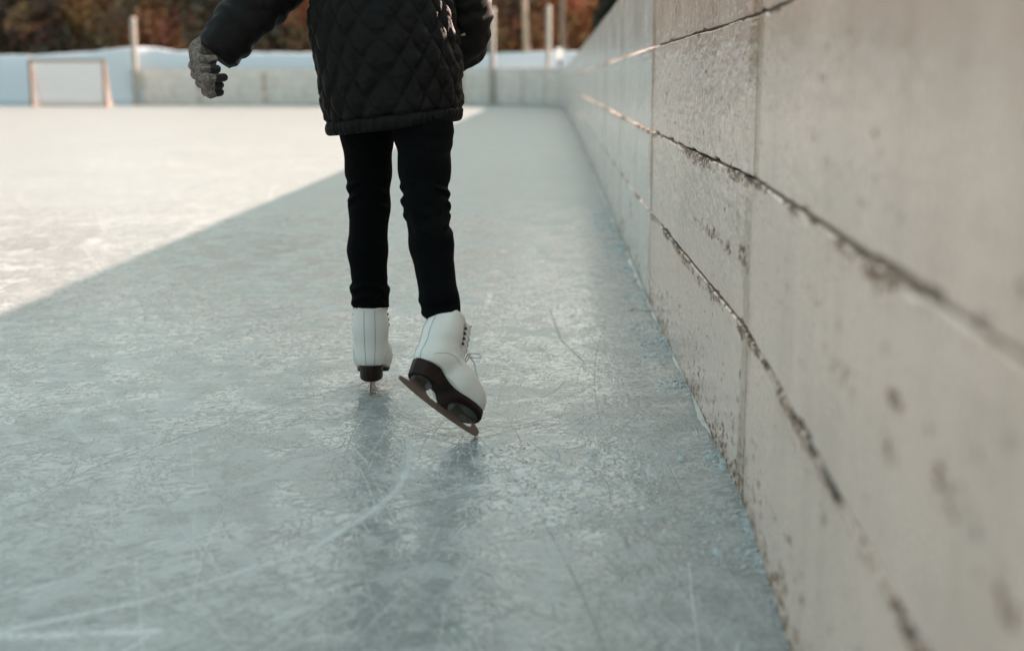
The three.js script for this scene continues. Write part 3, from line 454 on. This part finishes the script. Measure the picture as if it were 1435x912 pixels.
// quilted jacket
{
  const xc = -0.466, zc = -3.79;
  const prof = [[0.785, 0.187, 0.150], [0.84, 0.195, 0.155], [0.92, 0.200, 0.158], [1.02, 0.206, 0.158], [1.09, 0.207, 0.152], [1.16, 0.195, 0.14], [1.24, 0.192, 0.135], [1.32, 0.195, 0.128], [1.38, 0.165, 0.11], [1.42, 0.10, 0.085], [1.46, 0.075, 0.078], [1.50, 0.07, 0.075]];
  const at = (y) => { for (let i = 1; i < prof.length; i++) if (y <= prof[i][0]) { const t = sstep(0, 1, (y - prof[i - 1][0]) / (prof[i][0] - prof[i - 1][0])); const lin = (y - prof[i - 1][0]) / (prof[i][0] - prof[i - 1][0]), u = 0.5 * t + 0.5 * lin; return [mix(prof[i - 1][1], prof[i][1], u), mix(prof[i - 1][2], prof[i][2], u)]; } return [0.07, 0.075]; };
  const cx0 = (y) => -0.463 - 0.009 * sstep(0.80, 0.90, y) - 0.017 * sstep(0.90, 1.09, y) + 0.024 * sstep(1.12, 1.28, y);
  const quilt = (s, t) => { const p = s / 0.092 + t / 0.108, q = s / 0.092 - t / 0.108; return Math.pow(Math.abs(Math.sin(Math.PI * p) * Math.sin(Math.PI * q)), 0.42); };
  const tilt = (x, y) => 0.012 + 0.115 * (x - xc) * (1 - sstep(0.8, 1.15, y));
  const ring = (y, th, puff) => {
    const [a, b] = at(y), e = 2 / 2.5, cx = Math.cos(th), sz = Math.sin(th), X = Math.sign(cx) * Math.pow(Math.abs(cx), e), Z = Math.sign(sz) * Math.pow(Math.abs(sz), e);
    const wr = 0.010 * (fbm(th * 2.2 + 7, y * 9, 3) - 0.5) + 0.013 * (fbm(th * 7, y * 30, 3) - 0.5), r = 1, nx = X / a, nz = Z / b, nl = Math.hypot(nx, nz), d = puff + wr;
    const x = cx0(y) + a * X * r + nx / nl * d, z = zc + b * Z * r + nz / nl * d; return [x, y + tilt(x, y), z];
  };
  const nth = 340, ny = 230, pos = [], uv = [], idx = [], y0 = 0.815, y1 = 1.50;
  for (let j = 0; j <= ny; j++) for (let i = 0; i <= nth; i++) {
    const y = mix(y0, y1, j / ny), th = (i % nth) / nth * Math.PI * 2, s = th * 0.188;
    pos.push(...ring(y, th, 0.013 * quilt(s * (0.092 * 18 / (Math.PI * 2 * 0.188)), y) - 0.006 - 0.006 * Math.exp(-Math.pow((y - y0) / 0.006, 2)))); uv.push(i / nth * 1.2, y);
  }
  for (let j = 0; j < ny; j++) for (let i = 0; i < nth; i++) { const a = j * (nth + 1) + i; idx.push(a, a + nth + 1, a + nth + 2, a, a + nth + 2, a + 1); }
  const torso = geoFrom(pos, idx, uv);
  const sleeve = (pts, radii, seed) => {
    const c = new THREE.CatmullRomCurve3(pts.map((p) => V(...p))), n = 150, m = 60, P = [], U = [], I = [], fr = c.computeFrenetFrames(n, false), q = new THREE.Vector3();
    for (let i = 0; i <= n; i++) { const t = i / n; c.getPointAt(t, q); const k = t * (radii.length - 1), a = Math.min(radii.length - 2, Math.floor(k)); let R = mix(radii[a], radii[a + 1], k - a);
      for (let j = 0; j <= m; j++) { const th = (j % m) / m * 6.2832; let r = R + 0.006 * quilt(th * 0.0293 * 1.57, t * 0.5) * (1 - sstep(0.7, 0.8, t)) + 0.008 * (fbm(th * 1.5 + seed, t * 12, 3) - 0.5) + 0.005 * Math.sin(t * 70 + 3 * noise(th * 2 + seed, t * 8)) * sstep(0.3, 0.7, noise(th * 1.3 + seed, t * 9)); if (t > 0.965) r -= 0.010 * sstep(0.965, 1, t);
        const N = fr.normals[i], B = fr.binormals[i]; P.push(q.x + (N.x * Math.cos(th) + B.x * Math.sin(th)) * r, q.y + (N.y * Math.cos(th) + B.y * Math.sin(th)) * r, q.z + (N.z * Math.cos(th) + B.z * Math.sin(th)) * r); U.push(th * 0.08, t * 0.5); } }
    for (let i = 0; i < n; i++) for (let j = 0; j < m; j++) { const a = i * (m + 1) + j; I.push(a, a + 1, a + m + 2, a, a + m + 2, a + m + 1); }
    const e = P.length / 3; c.getPointAt(0.93, q); P.push(q.x, q.y, q.z); U.push(0, 0); for (let j = 0; j < m; j++) I.push(n * (m + 1) + j, n * (m + 1) + j + 1, e);
    return geoFrom(P, I, U);
  };
  const sl = sleeve([[-0.55, 1.36, -3.79], [-0.66, 1.32, -3.80], [-0.775, 1.205, -3.81], [-0.860, 1.108, -3.75], [-0.953, 0.990, -3.712]], [0.07, 0.082, 0.080, 0.074, 0.063], 2);
  const sr = sleeve([[-0.37, 1.36, -3.79], [-0.29, 1.31, -3.80], [-0.266, 1.16, -3.85], [-0.272, 1.045, -3.90], [-0.345, 0.995, -4.08]], [0.07, 0.075, 0.073, 0.070, 0.062], 6);
  const jacket = mesh('jacket', mergeGeometries([torso, sl, sr]), jacketMat, person);
  const P = [], I = [], U = [], m = 14, n = 300;    // puckered hem band
  for (let i = 0; i <= n; i++) { const th = (i % n) / n * 6.2832, pk = 0.0022 * Math.sin(th * 58 + 2 * noise(th * 6, 1)) + 0.004 * (noise(th * 9, 4) - 0.5); for (let j = 0; j <= m; j++) { const a = (j % m) / m * 6.2832, yy = 0.797 + 0.021 * Math.sin(a), p = ring(yy, th, -0.008 + (0.012 + pk) * Math.cos(a)); P.push(...p); U.push(i / n * 1.2, j / m * 0.1); } }
  for (let i = 0; i < n; i++) for (let j = 0; j < m; j++) { const a = i * (m + 1) + j; I.push(a, a + m + 1, a + m + 2, a, a + m + 2, a + 1); }
  mesh('hem_band', geoFrom(P, I, U), jacketMat, jacket);
}
// knit gloves; left one loosely curled
function glove(wrist, hub, fingers, thumb, tipFrom) {
  const bones = [[...wrist[0], 0.034, ...wrist[1], 0.033]], tips = [];
  for (const f of fingers) { bones.push([...hub, 0.030, ...f[0], 0.0165]); }
  const palm = caps(bones, 0.022), fing = [...fingers, thumb].map((f) => chain(...f.map((p, i) => [...p, [0.0135, 0.0130, 0.0122, 0.0112][i]])));
  const ff = fing.map((c) => caps(c, 0.006));
  const pts = [...wrist, hub, ...fingers.flat(), ...thumb], lo = [0, 1, 2].map((k) => Math.min(...pts.map((p) => p[k])) - 0.05), hi = [0, 1, 2].map((k) => Math.max(...pts.map((p) => p[k])) + 0.05);
  const all = (x, y, z) => { let d = palm(x, y, z); for (const g of ff) d = smin(d, g(x, y, z), 0.005); return d + 0.003 * (noise3(x * 240, y * 240, z * 240) - 0.5); };
  const color = (x, y, z) => {
    const n = 0.75 + 0.5 * noise3(x * 500, y * 500, z * 500); let dark = 0;
    [...fingers, thumb].forEach((f, i) => { const T = f[3], Q = f[2], d = Math.hypot(x - T[0], y - T[1], z - T[2]), along = ((x - Q[0]) * (T[0] - Q[0]) + (y - Q[1]) * (T[1] - Q[1]) + (z - Q[2]) * (T[2] - Q[2])) / (Math.hypot(T[0] - Q[0], T[1] - Q[1], T[2] - Q[2]) ** 2); if (i < 4 && d < 0.026 && along > 0.5) dark = 1; });
    const yarn = 0.55 + 0.9 * sstep(0.35, 0.65, noise3(x * 330, y * 330, z * 330)); return dark ? [0.009, 0.009, 0.010] : [0.19 * n * yarn, 0.155 * n * yarn, 0.13 * n * yarn];
  };
  const g = surfaceNets(all, lo, hi, 0.0028, color), p = g.attributes.position, u = g.attributes.uv;
  for (let i = 0; i < p.count; i++) u.setXY(i, (p.getX(i) + p.getZ(i)) * 1.5, p.getY(i) * 1.5);
  mesh('glove', g, gloveMat, person);
}
{
  const X = (zx) => -1.0345 + (zx / 6.08) * 0.00199, Y = (zy) => 1.1435 - (zy / 6.08) * 0.00196, q = (zx, zy, z) => [X(zx), Y(zy), z];
  glove([q(300, 310, -3.735), q(205, 380, -3.725)], q(150, 450, -3.715), [
    [q(120, 520, -3.695), q(112, 560, -3.655), q(210, 592, -3.632), q(318, 590, -3.645)],
    [q(128, 600, -3.70), q(128, 632, -3.655), q(240, 668, -3.622), q(378, 660, -3.64)],
    [q(150, 680, -3.705), q(160, 705, -3.662), q(240, 728, -3.635), q(330, 722, -3.655)],
    [q(180, 740, -3.71), q(195, 775, -3.675), q(250, 795, -3.65), q(322, 782, -3.662)]],
    [q(140, 430, -3.68), q(130, 490, -3.655), q(200, 512, -3.635), q(285, 505, -3.66)]);
  const m = (p) => [-0.375 + (-(p[0] + 0.96)) * 0.8, 0.985 + (p[2] + 3.69) * 0.6, -4.11 + (p[1] - 1.0) * 0.9];
  glove([[-0.335, 1.0, -4.05], [-0.352, 0.99, -4.10]], [-0.358, 0.985, -4.125], [0, 1, 2, 3].map((i) => [[-0.385 + i * 0.018, 0.985, -4.17], [-0.385 + i * 0.018, 0.98, -4.20], [-0.385 + i * 0.018, 0.952, -4.205], [-0.385 + i * 0.018, 0.94, -4.185]]), [[-0.385, 0.98, -4.13], [-0.405, 0.97, -4.15], [-0.405, 0.955, -4.17], [-0.395, 0.945, -4.185]]);
}
// figure skates, local axes: +z to the heel, y up from the blade's edge
const boot = std(0.72, 0.69, 0.65, 0.38, { bumpMap: weave, bumpScale: 0.00025 }), soleMat = std(0.016, 0.0065, 0.005, 0.45, { specularIntensity: 0.4 }), steel = std(0.21, 0.17, 0.145, 0.3, { metalness: 0.85, bumpMap: weave, bumpScale: 0.0002 }), plateMat = std(0.24, 0.23, 0.22, 0.28, { metalness: 0.9 }), threadMat = std(0.22, 0.24, 0.25, 0.8), laceMat = std(0.66, 0.66, 0.64, 0.85), hookMat = std(0.02, 0.02, 0.022, 0.35, { metalness: 0.5 });
const soleTop = (z) => mix(0.057, 0.089, sstep(-0.055, 0.035, z)) + 0.006 * sstep(-0.11, -0.16, z);
const bootField = (() => {
  const list = [[0, 0.115, 0.041, 0.0500, 0, 0.20, 0.034, 0.0475], [0, 0.20, 0.034, 0.0475, 0, 0.31, 0.036, 0.0505], [0, 0.130, 0.0, 0.050, 0, 0.104, -0.06, 0.0495], [0, 0.104, -0.06, 0.0495, 0, 0.087, -0.112, 0.041], [-0.012, 0.086, -0.045, 0.040, -0.010, 0.082, -0.095, 0.0395], [0.012, 0.086, -0.045, 0.040, 0.010, 0.082, -0.095, 0.0395]];
  const f0 = caps(list, 0.03);
  return (x, y, z) => {
    let d = f0(x, y, z); if (d > 0.06) return d;
    const tong = cap([0, 0.15, -0.03, 0.024, 0, 0.30, -0.014, 0.026], x, y, z); d = smin(d, tong, 0.012);
    d += 0.0012 * (fbm(x * 40 + y * 20, z * 40 + y * 30, 2) - 0.5) + 0.0016 * Math.sin(y * 210 + x * 30) * Math.exp(-Math.pow((y - 0.165) / 0.03, 2)) * sstep(0.03, -0.02, z);
    return Math.max(d, soleTop(z) - y, y - (0.268 + 0.25 * Math.max(0, -z) + 0.10 * (0.03 - z) * 0.4));
  };
})();
const bootGeo = surfaceNets(bootField, [-0.07, 0.04, -0.17], [0.07, 0.32, 0.11], 0.0032);
function surfaceAt(x, y, dz) { let z = dz > 0 ? 0.12 : -0.18; for (let i = 0; i < 90; i++) { const d = bootField(x, y, z); if (d < 0.0002) break; z -= Math.sign(dz) * Math.max(0.0003, d * 0.7); } return z; }
function sideAt(y, z, s) { let x = 0.08 * s; for (let i = 0; i < 90; i++) { const d = bootField(x, y, z); if (d < 0.0002) break; x -= s * Math.max(0.0003, d * 0.7); } return x; }
const soleGeo = (() => {
  const half = (z) => z > 0.025 ? 0.036 * Math.sqrt(Math.max(0, 1 - Math.pow((z - 0.035) / 0.058, 2) * (z > 0.035 ? 1 : 0))) : z > -0.09 ? mix(0.036, 0.050, sstep(0.02, -0.085, z)) * (1 - 0.20 * Math.exp(-Math.pow((z + 0.005) / 0.03, 2))) : 0.050 * Math.pow(Math.max(0, 1 - Math.pow((-0.09 - z) / 0.066, 2.6)), 0.6);
  const bot = (z) => mix(0.044, 0.044, 0) + 0.020 * sstep(-0.055, -0.02, z) * (1 - sstep(0.008, 0.016, z));
  const n = 90, P = [], I = [], Z0 = 0.0918, Z1 = -0.1550;
  for (let i = 0; i <= n; i++) { const z = mix(Z0, Z1, 0.5 - 0.5 * Math.cos(Math.PI * i / n)), w = Math.max(0.0006, half(z)), t = soleTop(z) + 0.002, b = bot(z), hw = z > 0.012 ? w * 0.93 : w; for (const [x, y] of [[-w * 0.9, t], [-w, t - 0.002], [-hw, b + 0.0015], [-hw + 0.002, b], [hw - 0.002, b], [hw, b + 0.0015], [w, t - 0.002], [w * 0.9, t]]) P.push(x, y, z); }
  for (let i = 0; i < n; i++) for (let k = 0; k < 8; k++) { const a = i * 8 + k, b = i * 8 + (k + 1) % 8; I.push(a, a + 8, b + 8, a, b + 8, b); }
  for (let k = 1; k < 7; k++) { I.push(0, k, k + 1); I.push(n * 8, n * 8 + k + 1, n * 8 + k); }
  return toCreasedNormals(geoFrom(P, I), 0.6);
})();
const bladeGeo = (() => {
  const s = new THREE.Shape();      // x of the shape is the local z, y is up
  s.moveTo(0.118, 0.010); s.quadraticCurveTo(0.122, 0.016, 0.116, 0.0185); s.lineTo(0.094, 0.021); s.quadraticCurveTo(0.078, 0.024, 0.074, 0.0415); s.lineTo(0.038, 0.0415);
  s.quadraticCurveTo(0.032, 0.019, 0.010, 0.0165); s.lineTo(-0.040, 0.0165); s.quadraticCurveTo(-0.064, 0.018, -0.070, 0.0415); s.lineTo(-0.140, 0.0415); s.quadraticCurveTo(-0.146, 0.034, -0.160, 0.030);
  s.lineTo(-0.170, 0.022); s.lineTo(-0.166, 0.0185); s.lineTo(-0.1685, 0.0145); s.lineTo(-0.163, 0.0125); s.lineTo(-0.1635, 0.0075); s.lineTo(-0.156, 0.0065); s.quadraticCurveTo(-0.10, 0, -0.02, 0); s.quadraticCurveTo(0.07, 0, 0.118, 0.010);
  const h = new THREE.Path(); h.absellipse(-0.115, 0.0265, 0.026, 0.0115, 0, Math.PI * 2, false, 0); s.holes.push(h);
  const g = new THREE.ExtrudeGeometry(s, { depth: 0.0034, bevelEnabled: true, bevelSize: 0.0007, bevelThickness: 0.0006, bevelSegments: 1, curveSegments: 16 });
  g.translate(0, 0, -0.0017); g.rotateY(-Math.PI / 2); return g;      // shape x -> local z
})();
function plate(z0, z1, w) { const s = new THREE.Shape(), c = (z0 + z1) / 2, r = (z1 - z0) / 2; s.absellipse(c, 0, r, w, 0, Math.PI * 2); const g = new THREE.ExtrudeGeometry(s, { depth: 0.0026, bevelEnabled: false, curveSegments: 18 }); g.rotateX(Math.PI / 2); g.rotateY(-Math.PI / 2); g.translate(0, 0.0439, 0); return g; }
const screwGeo = new THREE.CylinderGeometry(0.0038, 0.0042, 0.002, 10);
function skate(hookZ) {
  const k = new THREE.Group(); k.name = 'figure_skate'; person.add(k);
  mesh('boot', bootGeo, boot, k); mesh('sole', soleGeo, soleMat, k); mesh('blade', bladeGeo, steel, k);
  mesh('heel_plate', plate(0.020, 0.082, 0.025), plateMat, k); mesh('toe_plate', plate(-0.146, -0.056, 0.034), plateMat, k);
  for (const [x, z] of [[0.016, 0.034], [-0.016, 0.034], [0.015, 0.066], [-0.015, 0.066], [0.022, -0.078], [-0.022, -0.078], [0.024, -0.108], [-0.024, -0.108], [0.016, -0.132], [-0.016, -0.132]]) { const s = mesh('screw', screwGeo, plateMat, k); s.position.set(x, 0.0405, z); }
  for (const s of [-1, 1]) {
    const b = []; for (let y = 0.094; y < 0.262; y += 0.006) { const x = s * (0.0125 + 0.004 * Math.sin((y - 0.09) * 14)), z = surfaceAt(x, y, 1); if (z > 0.03) b.push(V(x, y, z + 0.0002)); }
    mesh('seam', tube(b, 0.0007, 60, 5), threadMat, k);
    const e = []; for (let i = 0; i <= 14; i++) { const z = mix(0.068, -0.02, i / 14), y = 0.108 + 0.026 * Math.sin(i / 14 * 2.4); e.push(V(sideAt(y, z, s), y, z)); }
    mesh('seam', tube(e, 0.0006, 40, 5), threadMat, k);
    for (let i = 0; i < 4; i++) { const y = 0.200 + i * 0.0165, z = hookZ + 0.0015 * i, x = sideAt(y, z, s); const h = mesh('lace_hook', mergeGeometries([new THREE.CylinderGeometry(0.0022, 0.0026, 0.005, 8).rotateZ(Math.PI / 2), new THREE.SphereGeometry(0.0042, 10, 8).scale(0.6, 1, 1).translate(s * 0.0035, 0, 0)]), hookMat, k); h.position.set(x + s * 0.002, y, z); }
    for (let i = 0; i < 5; i++) { const t = i / 4, z = mix(-0.105, -0.045, t), y = mix(0.118, 0.168, t), x = s * 0.017; const eye = mesh('eyelet', new THREE.TorusGeometry(0.003, 0.0011, 6, 12), plateMat, k); eye.position.set(x, surfTop(x, z), z); eye.rotation.x = -0.9; }
  }
  const rows = []; for (let i = 0; i < 5; i++) rows.push([mix(-0.105, -0.045, i / 4), null]);
  rows.forEach(([z], i) => { const a = []; for (let j = 0; j <= 8; j++) { const x = mix(-0.017, 0.017, j / 8), zz = z + (j / 8) * 0.010; a.push(V(x, surfTop(x, zz) + 0.0018, zz)); } mesh('lace', tube(a, 0.0021, 12, 6), laceMat, k); });
  for (let i = 0; i < 4; i++) { const y = 0.200 + i * 0.0165, a = []; for (let j = 0; j <= 10; j++) { const x = mix(-0.034, 0.034, j / 10), yy = y + 0.008 * j / 10, z = surfaceAt(x, yy, -1); if (z < 0.02) a.push(V(x, yy, z - 0.0018)); } if (a.length < 3) continue; mesh('lace', tube(a, 0.0021, 14, 6), laceMat, k); }
  return k;
}
function surfTop(x, z) { let y = 0.30; for (let i = 0; i < 200; i++) { const d = bootField(x, y, z); if (d < 0.0003) break; y -= Math.max(0.0005, d * 0.7); } return y; }
const left = skate(0.008); left.position.set(-0.5565, 0.0, -3.895); left.rotation.y = 0.085;
const right = skate(-0.014);
{
  const f = V(0.668, -0.632, -0.393).normalize(), u = V(0.2, 0.66, -0.72); u.addScaledVector(f, -u.dot(f)).normalize();
  const b = f.clone().negate(), x = new THREE.Vector3().crossVectors(u, b), M = new THREE.Matrix4().makeBasis(x, u, b), toe = V(-0.207, 0.003, -3.366);
  toe.addScaledVector(b, 0.165).addScaledVector(u, -0.012); M.setPosition(toe); M.decompose(right.position, right.quaternion, right.scale);
  // the bow hanging from the top of the laces
  const bow = [[V(0.0, 0.212, -0.062), V(0.014, 0.222, -0.085), V(0.026, 0.208, -0.088), V(0.016, 0.198, -0.07), V(0, 0.208, -0.062)], [V(0.0, 0.21, -0.062), V(0.006, 0.195, -0.085), V(0.012, 0.165, -0.10), V(0.016, 0.145, -0.112)], [V(0.0, 0.212, -0.062), V(-0.014, 0.222, -0.08), V(-0.026, 0.205, -0.08), V(-0.014, 0.198, -0.068), V(0, 0.208, -0.062)]];
  for (const p of bow) mesh('lace', tube(p, 0.0022, 24, 6), laceMat, right);
}
renderer.render(scene, camera);
